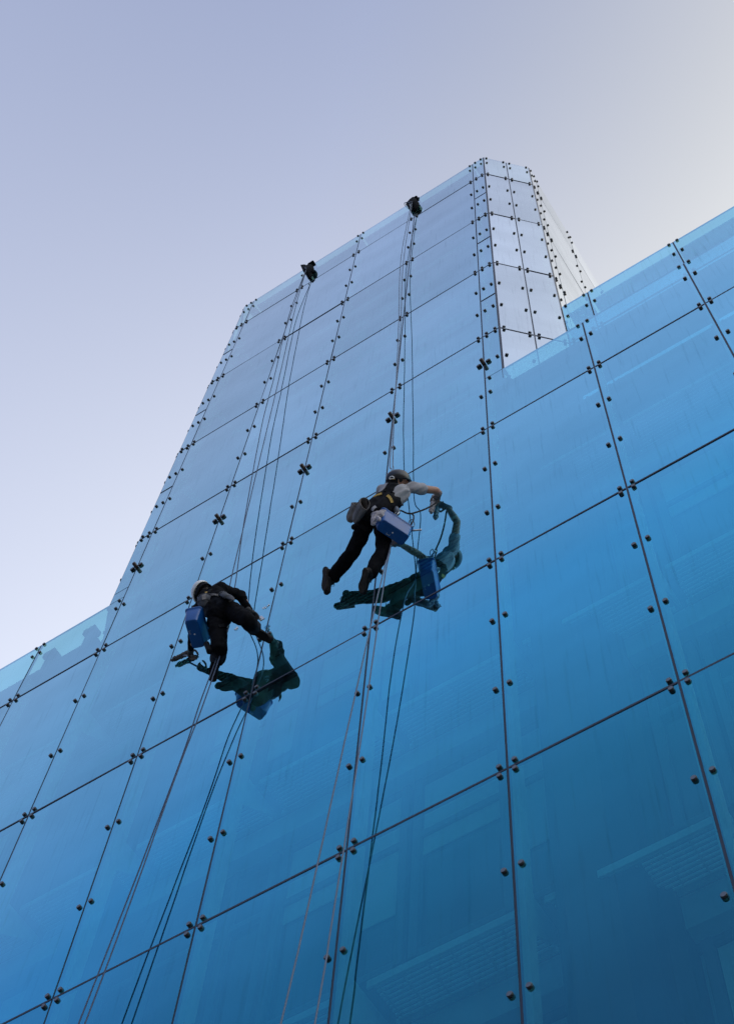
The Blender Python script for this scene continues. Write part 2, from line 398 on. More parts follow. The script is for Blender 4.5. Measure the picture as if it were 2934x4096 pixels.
# clamp bolts: short turned studs with a pale cap
bm = bmesh.new()
def stud(bm, r, L, base, seg=12, mi=0, cap=1):
    prof = [(r*1.0, 0), (r*1.0, L-.007), (r*.86, L)]
    rows = [[bm.verts.new((a*cos(2*pi*k/seg) + base[0], -y + base[1], a*sin(2*pi*k/seg) + base[2])) for k in range(seg)] for a, y in prof]
    for i in range(2):
        for k in range(seg):
            f = bm.faces.new((rows[i][k], rows[i][(k+1) % seg], rows[i+1][(k+1) % seg], rows[i+1][k])); f.smooth = i == 0; f.material_index = mi
    f = bm.faces.new(rows[-1]); f.material_index = cap
stud(bm, .0245, .024, (0, 0, 0)); bmesh.ops.recalc_face_normals(bm, faces=bm.faces)
bolt_me = bpy.data.meshes.new('clamp_bolt'); bm.to_mesh(bolt_me); bm.free(); bolt_me.materials.append(M['bolt']); bolt_me.materials.append(M['boltcap'])
def in_view(p):
    q = cam.matrix_world.inverted() @ p
    if q.z >= 0: return False
    f = 6192.406; x = q.x/-q.z*f + 1467; y = -q.y/-q.z*f + 2048
    return -20 < x < 2954 and -20 < y < 4116
dg = bpy.context.evaluated_depsgraph_get()
bpy.context.view_layer.update()
def clear_sight(p, nn):
    return True
bolts.sort(key=lambda b: (not in_view(b[0]), (b[0]-CAMP).length))
rest = bmesh.new(); cnt = 0
for p, nn, po in bolts:
    ang = math.atan2(nn.x, -nn.y)
    if cnt < 300 and in_view(p):
        o = bpy.data.objects.new('clamp_bolt', bolt_me); COL.objects.link(o)
        o.parent = po; mw = po.matrix_world.copy(); o.matrix_parent_inverse = mw.inverted()
        o.location = p; o.rotation_euler = (0, random.uniform(0, 1), ang); cnt += 1
    else:
        R = Matrix.Translation(p) @ Matrix.Rotation(ang, 4, 'Z'); n0 = len(rest.verts); nf = len(rest.faces)
        stud(rest, .0245, .024, (0, 0, 0)); rest.verts.ensure_lookup_table()
        bmesh.ops.transform(rest, matrix=R, verts=rest.verts[n0:])
bmesh.ops.recalc_face_normals(rest, faces=rest.faces)
tag(mesh_obj('clamp_bolts', rest, [M['bolt'], M['boltcap']], B), kind='stuff')

# stand-off clamps at the height of the side roofs: a long stud on the joint and a ribbed knob on either side
def shared(name, bm, mats):
    bmesh.ops.recalc_face_normals(bm, faces=bm.faces); me = bpy.data.meshes.new(name); bm.to_mesh(me); bm.free()
    for q in mats: me.materials.append(q)
    return me
bm = bmesh.new(); stud(bm, .029, .092, (0, 0, 0), 14, cap=0); post_me = shared('cross_clamp', bm, [M['clamp'], M['bolt']])
bm = bmesh.new(); seg = 14; prof = [(a_*1.25, b_*.8) for a_, b_ in [(.024, 0), (.030, .002), (.030, .009), (.025, .011), (.025, .015), (.031, .017), (.031, .025), (.026, .027), (.026, .030), (.029, .031), (.027, .036)]]
rows = [[bm.verts.new((a*cos(2*pi*k/seg), -y, a*sin(2*pi*k/seg))) for k in range(seg)] for a, y in prof]
for i in range(len(rows)-1):
    for k in range(seg): bm.faces.new((rows[i][k], rows[i][(k+1) % seg], rows[i+1][(k+1) % seg], rows[i+1][k]))
bm.faces.new(rows[-1]); knob_me = shared('clamp_knob', bm, [M['bolt']])
for c in range(1, 6):
    o = bpy.data.objects.new('cross_clamp', post_me); COL.objects.link(o); o.parent = B; o.matrix_parent_inverse = Matrix.Translation(-BL); o.location = (c*W, -.002, zr(4.333))
    for sx in (-1, 1):
        k_ = bpy.data.objects.new('clamp_knob', knob_me); COL.objects.link(k_); k_.parent = o; k_.location = (sx*.074, 0, 0)

# silicone joints between the panes
def seal(x0, y0, x1, y1, z0, z1, dep=.012):
    bm = bmesh.new(); bx(bm, x0, x1, y0, y1, z0, z1); return mesh_obj('joint_seal', bm, M['seal'], B)
for c in range(-3, 10):
    top = TOP if 1 <= c <= 5 else (LW if c < 1 else RW)
    seal(c*W-GAP-.003, .004, c*W+GAP+.003, .03, 0, zr(top)-.004)
for r in range(1, 10):
    a, b = (XS0, XS1) if r < 4.5 else (-3*W, 9*W)
    segs = [q for q in [a] + [c*W for c in range(-3, 10)] + [b] if a <= q <= b]
    for q0, q1 in zip(segs[:-1], segs[1:]):
        if q1 - q0 > .03: seal(q0+.0145, -.0045, q1-.0145, .028, zr(r)-.012, zr(r)+.012)
for x, w0, lo in ((XS0, W, LW), (5*W, XS1, RW)):
    for k in range(1, 4 if lo < 5 else 4):
        q = k + .5
        seal(x+.0145, -.006, (w0 if x > 3 else W)-.0145, .028, zr(q)-.012, zr(q)+.012)
def seal_at(p, ang, w_, h_, zc, flush=False):
    bm = bmesh.new(); bx(bm, -w_/2, w_/2, -.006 if w_ > h_ and not flush else .004, .028, -h_/2, h_/2)
    o = mesh_obj('joint_seal', bm, M['seal']); o.parent = B; o.matrix_parent_inverse = Matrix.Translation(-BL)
    o.location = (p[0], p[1], zc); o.rotation_euler = (0, 0, ang)
for k, wd in ((0, .034), (1, .03), (2, .034)):
    d = k*CW; p = (XS1 + d*cos(pi/4), d*sin(pi/4)); ang = pi/4 if k == 1 else (pi/8 if k == 0 else 3*pi/8)
    seal_at(p, ang, wd, zr(TOP)-zr(4.6)-.01, (zr(TOP)+zr(4.6))/2)
for r in range(1, 5):
    for k in range(2):
        d = (k+.5)*CW; seal_at((XS1 + d*cos(pi/4), d*sin(pi/4)), pi/4, CW-.03, .026, zr(r))
for y in ys[1:4]: seal_at((XR, y), pi/2, .026, zr(TOP)-zr(4)-.01, (zr(TOP)+zr(4))/2)
for r in range(1, 4):
    for k in range(4): seal_at((XR, (ys[k]+ys[k+1])/2), pi/2, ys[k+1]-ys[k]-.03, .008, zr(r), True)
for x in xs[1:4]: seal_at((x, YC), 0, .03, zr(3.5)-zr(5)-.01, (zr(3.5)+zr(5))/2)
for k in range(4): seal_at(((xs[k]+xs[k+1])/2, YC), 0, xs[k+1]-xs[k]-.03, .026, zr(4))

# roof decks inside the parapets
def prism(name, pts, z0, z1, mat):
    bm = bmesh.new(); a = [bm.verts.new((x, y, z0)) for x, y in pts]; b = [bm.verts.new((x, y, z1)) for x, y in pts]; k = len(pts)
    bm.faces.new(a[::-1]); bm.faces.new(b)
    for i in range(k): bm.faces.new((a[i], a[(i+1) % k], b[(i+1) % k], b[i]))
    bmesh.ops.recalc_face_normals(bm, faces=bm.faces); return mesh_obj(name, bm, mat, B)
prism('roof_deck', [(XS0+.06, .06), (XS1-.06, .06), (XR-.06, YC+.03), (XR-.06, 5.4), (XL+.06, 5.4), (XL+.06, YC+.03)], zr(.95), zr(.91), M['wall'])
prism('roof_deck', [(-4.5, .06), (XS0-.06, .06), (XS0-.06, 5.4), (-4.5, 5.4)], zr(4.83), zr(4.79), M['wall'])
prism('roof_deck', [(5*W-.3, .20), (5*W+.1, .06), (13.5, .06), (13.5, .70), (5*W-.3, .70)], zr(4.66), zr(4.62), M['wall'])
prism('roof_deck', [(XR+.02, YC+.06), (13.5, YC+.06), (13.5, 5.4), (XR+.02, 5.4)], zr(3.84), zr(3.80), M['wall'])
def rail(x0, x1, y0, y1, z, h=.05, mat='steel'):
    bm = bmesh.new(); bx(bm, x0, x1, y0, y1, z-h, z); return mesh_obj('parapet_gutter', bm, M[mat], B)
for i in range(1, 5): rail(i*W+.02, (i+1)*W-.02, .12, .34, zr(.525))
for k in range(1, 4): rail(xs[k]+.02, xs[k+1]-.02, YC+.12, YC+.36, zr(3.53))
rail(XR+.05, 8.98, YC+.12, YC+.36, zr(3.53))
prism('inner_side_wall', [(XS0-.02, .14), (XS0+.05, .14), (XL+.22, YC+.02), (XL+.22, 5.2), (XL+.14, 5.2), (XL+.14, YC-.01)], 0, zr(.96), M['wall'])
prism('inner_side_wall', [(XS1+.02, .14), (XS1-.05, .14), (XR-.22, YC+.02), (XR-.22, 5.2), (XR-.14, 5.2), (XR-.14, YC-.01)], 0, zr(.96), M['wall'])
rail(XS0+.05, W-.02, .12, .34, zr(.525)); rail(5*W+.02, XS1-.05, .12, .34, zr(.525))
# steel davit frames behind the left parapet
def strut(name, p, q, r, mat, parent=None):
    bm = bmesh.new(); capsule(bm, p, q, r, r, 8, 2); return mesh_obj(name, bm, mat, parent or B)
for x in (-1.15, .05, .78):
    bm = bmesh.new()
    bx(bm, x-.05, x+.05, .16, .26, zr(4.80), zr(4.60)); bx(bm, x-.045, x+.045, .22, .55, zr(4.66), zr(4.635))
    bx(bm, x-.10, x+.10, .13, .29, zr(4.62), zr(4.59))
    mesh_obj('davit_bracket', bm, M['darksteel'], B)

# inner facade behind the glass: slabs, windows, maintenance gratings, posts
IY = .92
def bayspan(n):
    """range of bay numbers that exist on storey n (floor level at row n + 1/3)"""
    return range(1, 5) if n + 1/3 < 4.8 else range(-3, 9)
bm = bmesh.new(); bx(bm, -W/2+.03, W/2-.03, 0, .06, -1.28, 1.28)
win_me = bpy.data.meshes.new('inner_window'); bm.to_mesh(win_me); bm.free(); win_me.materials.append(M['inwin'])
bm = bmesh.new()
for a in (-W/2+.03, W/2-.11, .18): bx(bm, a, a+.08, -.07, -.002, -1.28, 1.28)
for z in (-1.28, .35, 1.2): bx(bm, -W/2+.03, W/2-.03, -.055, -.003, z, z+.08)
frm_me = bpy.data.meshes.new('window_frame'); bm.to_mesh(frm_me); bm.free(); frm_me.materials.append(M['frame'])
bm = bmesh.new()
for k in range(10): bx(bm, -W/2+.09, W/2-.09, .34+.042*k, .34+.042*k+.012, -.03, 0)
for k in range(7): bx(bm, -W/2+.12+k*.208, -W/2+.132+k*.208, .33, .74, -.024, -.003)
for y in (.325, .735): bx(bm, -W/2+.06, W/2-.06, y, y+.02, -.07, .01)
gr_me = bpy.data.meshes.new('maintenance_grating'); bm.to_mesh(gr_me); bm.free(); gr_me.materials.append(M['grate'])
bm = bmesh.new()
for p in ([(.10, -.04), (.10, -.55), (.17, -.55), (.72, -.10), (.72, -.04)],):
    outer = [bm.verts.new((-.012, y, z)) for y, z in p]; inn = [bm.verts.new((.012, y, z)) for y, z in p]
    bm.faces.new(outer); bm.faces.new(inn[::-1])
    for i in range(len(p)): bm.faces.new((outer[i], inn[i], inn[(i+1) % len(p)], outer[(i+1) % len(p)]))
bmesh.ops.recalc_face_normals(bm, faces=bm.faces)
br_me = bpy.data.meshes.new('bracket'); bm.to_mesh(br_me); bm.free(); br_me.materials.append(M['steel'])
bm = bmesh.new(); bx(bm, -W/2+.12, .17, -.012, -.002, .10, 1.19); bx(bm, .27, W/2-.12, -.012, -.002, -.55, 1.19)
bl_me = bpy.data.meshes.new('roller_blind'); bm.to_mesh(bl_me); bm.free(); bl_me.materials.append(M['blind'])
def inst(name, me, loc, parent=None):
    o = bpy.data.objects.new(name, me); COL.objects.link(o); o.parent = parent or B
    o.matrix_parent_inverse = Matrix.Translation(-BL) if parent is None else Matrix.Translation(-V(parent.location))
    o.location = loc; return o
for n_ in range(1, 10):
    zf = zr(n_ + 1/3); bays = bayspan(n_); x0, x1 = bays[0]*W, (bays[-1]+1)*W
    xa, xb = max(x0, XS0+.1 if n_ < 5 else x0), x1
    bm = bmesh.new(); bx(bm, xa, xb, IY-.16, IY+.2, zf-.42, zf-.08); mesh_obj('slab_edge', bm, M['slab'], B)
    bm = bmesh.new(); bx(bm, xa, xb, IY, IY+.2, zf-.08, zf+.85); mesh_obj('spandrel_wall', bm, M['wall'], B)
    for i in bays:
        wv = inst('inner_window', win_me, ((i+.5)*W, IY+.04, zf + .85 + 1.30))
        inst('window_frame', frm_me, ((i+.5)*W, IY+.04, zf + .85 + 1.30), wv)
        if (i*7 + n_*5) % 4 in (0, 3): inst('roller_blind', bl_me, ((i+.5)*W, IY+.028, zf + .85 + 1.30), wv)
        if n_ > 3: inst('maintenance_grating', gr_me, ((i+.5)*W, 0, zf))
        inst('bracket', br_me, (i*W, 0, zf))
for c in range(-3, 10):
    top = .95 if 1 <= c <= 5 else (4.83 if c < 1 else 4.66)
    bm = bmesh.new(); bx(bm, c*W-.045, c*W+.045, .07, .19, 0, zr(top)); mesh_obj('facade_post', bm, M['steel'], B)
for x in (-1.9, 2.45, 8.1, 11.9):
    top = .95 if 1.5 < x < 7.5 else 4.83
    bm = bmesh.new(); bx(bm, x-.19, x+.19, .42, .74, 0, zr(top)-.02); mesh_obj('inner_column', bm, M['wall'], B)
prism('inner_core', [(XS0+.5, IY+.21), (XS1-.5, IY+.21), (XS1-.5, 5.2), (XS0+.5, 5.2)], 0, zr(.96), M['wall'])
prism('inner_core', [(-4.5, IY+.21), (XS0+.4, IY+.21), (XS0+.4, 5.2), (-4.5, 5.2)], 0, zr(4.84), M['wall'])
prism('inner_core', [(XS1-.4, IY+.21), (13.5, IY+.21), (13.5, 5.2), (XS1-.4, 5.2)], 0, zr(3.85), M['wall'])

# ------------------------------------------------------------------ people
JA = {"head": [6.607, -0.541, 18.0], "neck": [6.586, -0.549, 17.833], "ch": [6.551, -0.516, 17.721], "rsh": [6.729, -0.438, 17.781], "lsh": [6.4, -0.568, 17.839], "rel": [6.913, -0.23, 17.903], "rwr": [6.864, -0.095, 18.121], "rha": [6.804, -0.044, 18.167], "lel": [6.366, -0.288, 17.735], "lwr": [6.243, -0.06, 17.751], "lha": [6.228, -0.03, 17.667], "waist": [6.412, -0.505, 17.55], "pel": [6.298, -0.507, 17.43], "rhip": [6.349, -0.441, 17.344], "lhip": [6.193, -0.485, 17.488], "lkn": [5.891, -0.312, 17.231], "lan": [5.502, -0.154, 17.28], "lto": [5.431, -0.042, 17.107], "rkn": [6.263, -0.25, 16.968], "ran": [6.108, -0.236, 16.569], "rto": [5.952, -0.082, 16.567]}
JB = {"head": [4.02, -0.665, 17.559], "neck": [4.094, -0.654, 17.405], "ch": [4.144, -0.622, 17.303], "rsh": [4.269, -0.623, 17.462], "lsh": [3.938, -0.578, 17.332], "rel": [4.35, -0.391, 17.636], "rwr": [4.404, -0.232, 17.439], "rha": [4.41, -0.146, 17.466], "lel": [3.706, -0.364, 17.4], "lwr": [3.512, -0.171, 17.466], "lha": [3.448, -0.092, 17.494], "waist": [4.258, -0.582, 17.11], "pel": [4.311, -0.533, 16.967], "rhip": [4.42, -0.496, 16.965], "lhip": [4.219, -0.501, 16.899], "rkn": [4.648, -0.445, 16.595], "ran": [4.524, -0.203, 16.924], "rto": [4.62, -0.012, 16.891], "lkn": [4.241, -0.377, 16.481], "lan": [4.003, -0.149, 16.755], "lto": [3.895, -0.015, 16.637]}
JA = {k: V(p) for k, p in JA.items()}; JB = {k: V(p) for k, p in JB.items()}
OUT = V((.25, -.31, -.92))          # from the wall towards the street below
def torso(bm, J, g, top=True):
    up = (J['neck'] - J['pel']).normalized(); side = (J['rsh'] - J['lsh']).normalized(); side = (side - up*side.dot(up)).normalized(); fr = up.cross(side)
    hs_ = (J['rhip'] - J['lhip']).normalized()
    capsule(bm, J['ch'] + side*.075, J['waist'] + side*.05, .098+g, .092+g); capsule(bm, J['ch'] - side*.075, J['waist'] - side*.05, .098+g, .092+g)
    capsule(bm, J['rsh'], J['lsh'], .062+g, .062+g); capsule(bm, J['neck'] - up*.05, J['ch'], .075+g, .11+g)
    capsule(bm, J['waist'] + side*.05, J['pel'] + hs_*.05, .092+g, .10+g); capsule(bm, J['waist'] - side*.05, J['pel'] - hs_*.05, .092+g, .10+g)
def lerp(a, b, t): return a + (b-a)*t
def head_axes(up, face):
    up = up.normalized(); f = (face - up*face.dot(up)).normalized(); return f.cross(up), f, up       # right, forward, up
def foot_axes(an, to, s_hint):
    t = (to - an).normalized(); s = (s_hint - t*s_hint.dot(t)).normalized(); return t, s
def make_hand(name, wr, ha, back, parent, mat, curl=.9, spread=1.0, side=1):
    """glove: palm, four unequal bent fingers and a thumb leaving the side of the palm"""
    d = (ha - wr).normalized(); b = (back - d*back.dot(d)).normalized(); s = d.cross(b)*side
    bm = bmesh.new()
    capsule(bm, wr - d*.03, wr + d*.02, .034, .034, 12, 3)
    for k in (-.028, -.010, .010, .028): capsule(bm, wr + d*.015 + s*k*.6, wr + d*.085 + s*k, .017, .0145, 10, 3)
    for k, L in zip((-.031, -.0105, .0105, .031), (.062, .075, .080, .070)):
        p = wr + d*.085 + s*k; a = curl
        for seg, (f, r) in enumerate(((.45, .0115), (.32, .0105), (.23, .0095))):
            dd = d*cos(a) - b*sin(a); q = p + (dd + s*k*1.2*spread)*(L*f*1.15); capsule(bm, p, q, r, r*.94, 8, 3); p = q; a += curl*.7
    p = wr + d*.03 + s*.035
    for f, dd in ((.045, (s*.8 + d*.6 - b*.3)), (.035, (s*.25 + d*.75 - b*.6)), (.025, (d*.6 - b*.8 - s*.2))):
        q = p + dd.normalized()*f; capsule(bm, p, q, .0135, .0115, 8, 3); p = q
    return blob(name, bm, mat, parent, .0048, 2)
def make_shoe(an, to, s_hint, parent, mat, solemat, L=.27):
    t, s = foot_axes(an, to, s_hint); lat = t.cross(s)
    heel = an - t*.045 + s*.062; tip = heel + t*(L-.055)
    bm = bmesh.new()
    capsule(bm, an - s*.05, an + s*.03, .05, .05, 12, 3); capsule(bm, heel - s*.005, an + t*.06 + s*.02, .043, .045)
    capsule(bm, an + t*.03, heel + t*.13 - s*.012, .048, .042); capsule(bm, heel + t*.10 + lat*.012, tip - s*.002 + lat*.01, .042, .036); capsule(bm, heel + t*.10 - lat*.012, tip - s*.002 - lat*.014, .04, .033)
    sh = blob('shoe', bm, mat, parent, .007, 4)
    # sole: outline swept to a slab with a heel step
    prof = [(-.05, .0), (-.042, .026), (-.01, .036), (.05, .031), (.10, .034), (.16, .045), (.20, .042), (.235, .027), (.25, .0)]
    out = prof + [(a, -b) for a, b in reversed(prof[1:-1])]
    bm = bmesh.new(); lev = []
    for h, g in ((.018, .94), (.024, 1.06), (.046, 1.08), (.052, 1.0)):
        lev.append([bm.verts.new(heel + t*a + lat*(b*g) + s*(h + (.004 if a < .04 else 0) - (.012*max(0, (a-.15)/.1)))) for a, b in out])
    k = len(out)
    for i in range(3):
        for j in range(k): bm.faces.new((lev[i][j], lev[i][(j+1) % k], lev[i+1][(j+1) % k], lev[i+1][j]))
    bm.faces.new(lev[0][::-1]); bm.faces.new(lev[-1]); bmesh.ops.recalc_face_normals(bm, faces=bm.faces)
    mesh_obj('sole', bm, solemat, sh)
    # laces
    bm = bmesh.new()
    for q in (.055, .075, .095):
        c = an + t*q - s*.012; tube(bm, spline([c + lat*.034 + s*.01, c - s*.022, c - lat*.034 + s*.01], 5), .003, 6)
    mesh_obj('lace', bm, M['cord'], sh); return sh
def make_helmet(c, axes, mat, parent, tilt=0):
    R_, F_, U_ = axes; bm = bmesh.new(); seg, rings = 36, 12
    rx, ry, rz = .117, .143, .114; rows = []
    for i in range(rings+1):
        a = (i/rings)*pi*.56; row = []
        for k in range(seg):
            th = 2*pi*k/seg; g = 1.0
            rib = 1 + .012*cos(th*6)*sin(a)**2
            dip = -.018*(cos(th)**2)*(i/rings)**4 if i > 6 else 0
            brim = .022*max(0, sin(th))**3*(i/rings)**10
            row.append(bm.verts.new(c + R_*rx*rib*sin(a)*cos(th) + F_*((ry*rib+brim)*sin(a)*sin(th)) + U_*(rz*cos(a) + dip*0)))
        if i == 0:
            for q in row[1:]: bm.verts.remove(q)
            row = [row[0]]
        rows.append(row)
    for k in range(seg): bm.faces.new((rows[0][0], rows[1][k], rows[1][(k+1) % seg]))
    for i in range(1, rings):
        for k in range(seg): bm.faces.new((rows[i][k], rows[i+1][k], rows[i+1][(k+1) % seg], rows[i][(k+1) % seg]))
    bmesh.ops.recalc_face_normals(bm, faces=bm.faces)
    geo = bmesh.ops.solidify(bm, geom=bm.faces[:], thickness=.008)
    return mesh_obj('helmet', bm, mat, parent, True)
def make_head(bm, c, axes):
    R_, F_, U_ = axes
    ellipsoid(bm, c + U_*.012, axes, (.077, .097, .092)); ellipsoid(bm, c - U_*.05 + F_*.025, axes, (.056, .066, .068)); ellipsoid(bm, c - U_*.095 + F_*.06, axes, (.024, .022, .02))
    capsule(bm, c + F_*.093 + U_*.012, c + F_*.112 - U_*.022, .010, .016, 8, 3)
    for q in (-1, 1):
        ellipsoid(bm, c + R_*.080*q - F_*.008 - U_*.008, axes, (.012, .02, .033)); ellipsoid(bm, c + R_*.034*q + F_*.080 + U_*.03, axes, (.022, .016, .009))
    capsule(bm, c + F_*.088 - U_*.055 - R_*.02, c + F_*.088 - U_*.055 + R_*.02, .008, .008, 8, 3)
def face_bits(c, axes, body):
    R_, F_, U_ = axes
    for q in (-1, 1):
        bm = bmesh.new(); ellipsoid(bm, c + R_*.033*q + F_*.088 + U_*.010, axes, (.012, .010, .009), 10, 6); mesh_obj('eye', bm, M['white'], body, True)
def body_mesh(J, axes, parent):
    bm = bmesh.new(); torso(bm, J, -.012); make_head(bm, J['head'], axes)
    capsule(bm, J['head'] - axes[2]*.05, J['neck'] - V((0, 0, .02)), .055, .062)
    for s in 'rl':
        capsule(bm, J[s+'sh'], J[s+'el'], .054, .043); capsule(bm, J[s+'el'], lerp(J[s+'el'], J[s+'wr'], .3), .042, .046); capsule(bm, lerp(J[s+'el'], J[s+'wr'], .3), J[s+'wr'], .046, .030)
        capsule(bm, J[s+'hip'], J[s+'kn'], .084, .058); capsule(bm, J[s+'kn'], lerp(J[s+'kn'], J[s+'an'], .35), .055, .058); capsule(bm, lerp(J[s+'kn'], J[s+'an'], .35), J[s+'an'], .058, .040)
    o = blob('body', bm, M['skin'], parent, .0105, 4)
    hb = bmesh.new(); R_, F_, U_ = axes; ellipsoid(hb, J['head'] + U_*.014 - F_*.012, axes, (.086, .102, .092)); ellipsoid(hb, J['head'] - U_*.045 - F_*.045, axes, (.070, .060, .060)); blob('hair', hb, M['hair'], o, .008, 2); face_bits(J['head'], axes, o); return o
def trousers(J, parent, mat, seed, thigh=.102, knee=.083, hem=.074, endt=.93):
    bm = bmesh.new(); up = (J['neck']-J['pel']).normalized(); hsd = (J['rhip']-J['lhip']).normalized()
    capsule(bm, J['rhip'] + up*.03, J['lhip'] + up*.03, .104, .104); capsule(bm, J['waist'] + hsd*.045, J['pel'] + hsd*.05, .10, .108); capsule(bm, J['waist'] - hsd*.045, J['pel'] - hsd*.05, .10, .108)
    for s in 'rl':
        capsule(bm, J[s+'hip'], J[s+'kn'], thigh, knee); e = lerp(J[s+'kn'], J[s+'an'], endt); m_ = lerp(J[s+'kn'], J[s+'an'], .4)
        capsule(bm, J[s+'kn'], m_, knee, knee*.97); capsule(bm, m_, e, knee*.97, hem)
    return blob('trousers', bm, mat, parent, .0105, 5, .016, 7.0, None, seed)
def snap(o, p, out, lift=.004):
    """point of a garment's outer side nearest to p, lifted off its surface"""
    inv = o.matrix_world.inverted(); p = V(p); d = (p - CAMP).normalized()
    ok, loc, nn, _ = o.ray_cast(inv @ (p - d*1.5), d)
    if not ok: ok, loc, nn, _ = o.closest_point_on_mesh(inv @ p)
    return o.matrix_world @ loc + nn*lift, nn
def on(o, p, lift=0.0): return snap(o, p, OUT, lift)[0]
def patch(name, o, pts, mat, parent, wid=.05, th=.006, n_=8):
    """webbing laid on a garment through the given points"""
    path = spline(pts, n_); P2, N2 = [], []
    for p in path:
        q, nn = snap(o, p, OUT); P2.append(q); N2.append(nn)
    bm = bmesh.new(); strap(bm, P2, N2, wid, th); bmesh.ops.recalc_face_normals(bm, faces=bm.faces); return mesh_obj(name, bm, mat, parent)

# --- worker in the grey T-shirt
PA = empty('person', JA['pel']); tag(PA, 'window cleaner in grey T-shirt and black helmet reaching sideways to wipe the glass', 'person')
hA = JA['head']; axA = head_axes(V((.42, -.66, .55)), V((.84, .54, .0)))
JA['head'] = hA = JA['neck'] + axA[2]*.047 + axA[1]*.015
bodyA = body_mesh(JA, axA, PA)
bpy.context.view_layer.update()
bm = bmesh.new(); torso(bm, JA, .006)
for s, t_ in (('r', .50), ('l', .6)): capsule(bm, JA[s+'sh'], lerp(JA[s+'sh'], JA[s+'el'], t_*.5), .070, .068); capsule(bm, lerp(JA[s+'sh'], JA[s+'el'], t_*.5), lerp(JA[s+'sh'], JA[s+'el'], t_*.82), .068, .064)
shirtA = blob('t_shirt', bm, M['shirt'], PA, .0095, 5, .020, 11.0, JA['rsh']-JA['waist'], 3.1)
trA = trousers(JA, PA, M['black'], 5.0)
make_shoe(JA['lan'], JA['lto'], V((-.25, -.8, -.25)), PA, M['shoe'], M['sole'], .30)
make_shoe(JA['ran'], JA['rto'], V((.15, -.75, -.6)), PA, M['shoe'], M['sole'], .30)
make_hand('glove', JA['rwr'], JA['rha'], V((.3, -.6, .6)), PA, M['greyglove'], .75, 1, -1)
make_hand('glove', JA['lwr'], JA['lha'], V((0, -1, .2)), PA, M['greyglove'], .5)
helA = make_helmet(hA + axA[2]*.015, axA, M['helmetblack'], PA)
bpy.context.view_layer.update()
def dring(o, pt, size, mat, parent, upv, filled=False):
    q, nn = snap(o, pt, OUT, .003); a = (upv - nn*upv.dot(nn)).normalized(); b = nn.cross(a)
    pts = [V((cos(t), sin(t), 0)) for t in [pi*k/10 for k in range(11)]]
    path = [q + b*size*p.x + a*size*.95*p.y for p in pts]; path = [snap(o, p, OUT, .003)[0] for p in path]
    bm = bmesh.new()
    if filled:
        bm.faces.new([bm.verts.new(p) for p in path]); g = bmesh.ops.solidify(bm, geom=bm.faces[:], thickness=.003)
    else:
        tube(bm, path + [path[0]], .006, 6)
    return mesh_obj('vent_mark', bm, mat, parent)
dring(helA, (6.600, -0.660, 17.753), .030, M['white'], helA, axA[2])
# harness: back pad, shoulder straps, leg loops, yellow sewn marks
upA = (JA['neck']-JA['pel']).normalized(); sdA = (JA['rsh']-JA['lsh']).normalized(); bkA = -upA.cross(sdA)
bm = bmesh.new()
for s in (-1, 1):
    capsule(bm, JA['pel'] + sdA*.055*s + upA*.02, JA['waist'] + sdA*.055*s + upA*.05, .126, .120)
    capsule(bm, JA['waist'] + sdA*.04*s + upA*.05, JA['ch'] + sdA*.012*s + bkA*.055, .118, .072)
padA = blob('harness', bm, M['harness'], PA, .0105, 4, .01, 8, None, 9)
bpy.context.view_layer.update()
patch('shoulder_strap', shirtA, [(6.572, -0.700, 17.305), (6.603, -0.720, 17.364), (6.617, -0.700, 17.488), (6.571, -0.620, 17.771)], M['harness'], padA, .06, .014)
patch('shoulder_strap', shirtA, [(6.616, -0.680, 17.275), (6.617, -0.700, 17.388), (6.603, -0.660, 17.615)], M['harness'], padA, .05, .014)
patch('yellow_mark', padA, [(6.446, -0.760, 17.211), (6.496, -0.760, 17.201), (6.549, -0.750, 17.195)], M['yellow'], padA, .028, .008)
patch('yellow_mark', padA, [(6.603, -0.720, 17.142), (6.634, -0.710, 17.054), (6.662, -0.700, 16.905)], M['yellow'], padA, .034, .008)
patch('yellow_mark', helA, [(6.555, -0.660, 17.667), (6.603, -0.660, 17.618)], M['yellow'], padA, .022, .006)
bm = bmesh.new(); path = spline([hA + axA[0]*.085*math.cos(t)*1.25 - axA[1]*.10*math.sin(t)*1.25 - axA[2]*.03 for t in [pi*k/6 for k in range(7)]], 5)
strap(bm, path, [axA[2]]*len(path), .02, .045); mesh_obj('helmet_cradle', bm, M['harness'], helA)
patch('leg_loop', trA, [(6.285, -0.720, 16.711), (6.365, -0.720, 16.517), (6.428, -0.700, 16.495)], M['harness'], padA, .045, .01)

# --- worker dressed in black
PB = empty('person', JB['pel']); tag(PB, 'window cleaner dressed in black with a white helmet crouching against the glass', 'person')
hB = JB['head']; axB = head_axes(V((-.52, -.30, .70)), V((-.35, .75, -.35)))
bodyB = body_mesh(JB, axB, PB)
bm = bmesh.new(); ellipsoid(bm, hB - axB[2]*.015, axB, (.093, .118, .112)); capsule(bm, hB - axB[2]*.05 + axB[1]*.02, JB['neck'], .085, .09)
blob('hood', bm, M['black'], PB, .009, 3, .008, 12, None, 3)
bm = bmesh.new(); torso(bm, JB, .022)
for s in 'rl':
    capsule(bm, JB[s+'sh'], JB[s+'el'], .074, .060); capsule(bm, JB[s+'el'], lerp(JB[s+'el'], JB[s+'wr'], .93), .060, .042)
capsule(bm, JB['neck'], JB['head'] - axB[2]*.06, .085, .075)
jkB = blob('jacket', bm, M['black'], PB, .0105, 5, .016, 9.0, None, 1.3)
trB = trousers(JB, PB, M['black'], 2.2, .108, .088, .078)
bpy.context.view_layer.update()
make_shoe(JB['ran'], JB['rto'], V((.1, -.5, -1)), PB, M['shoe'], M['blacksole'], .31)
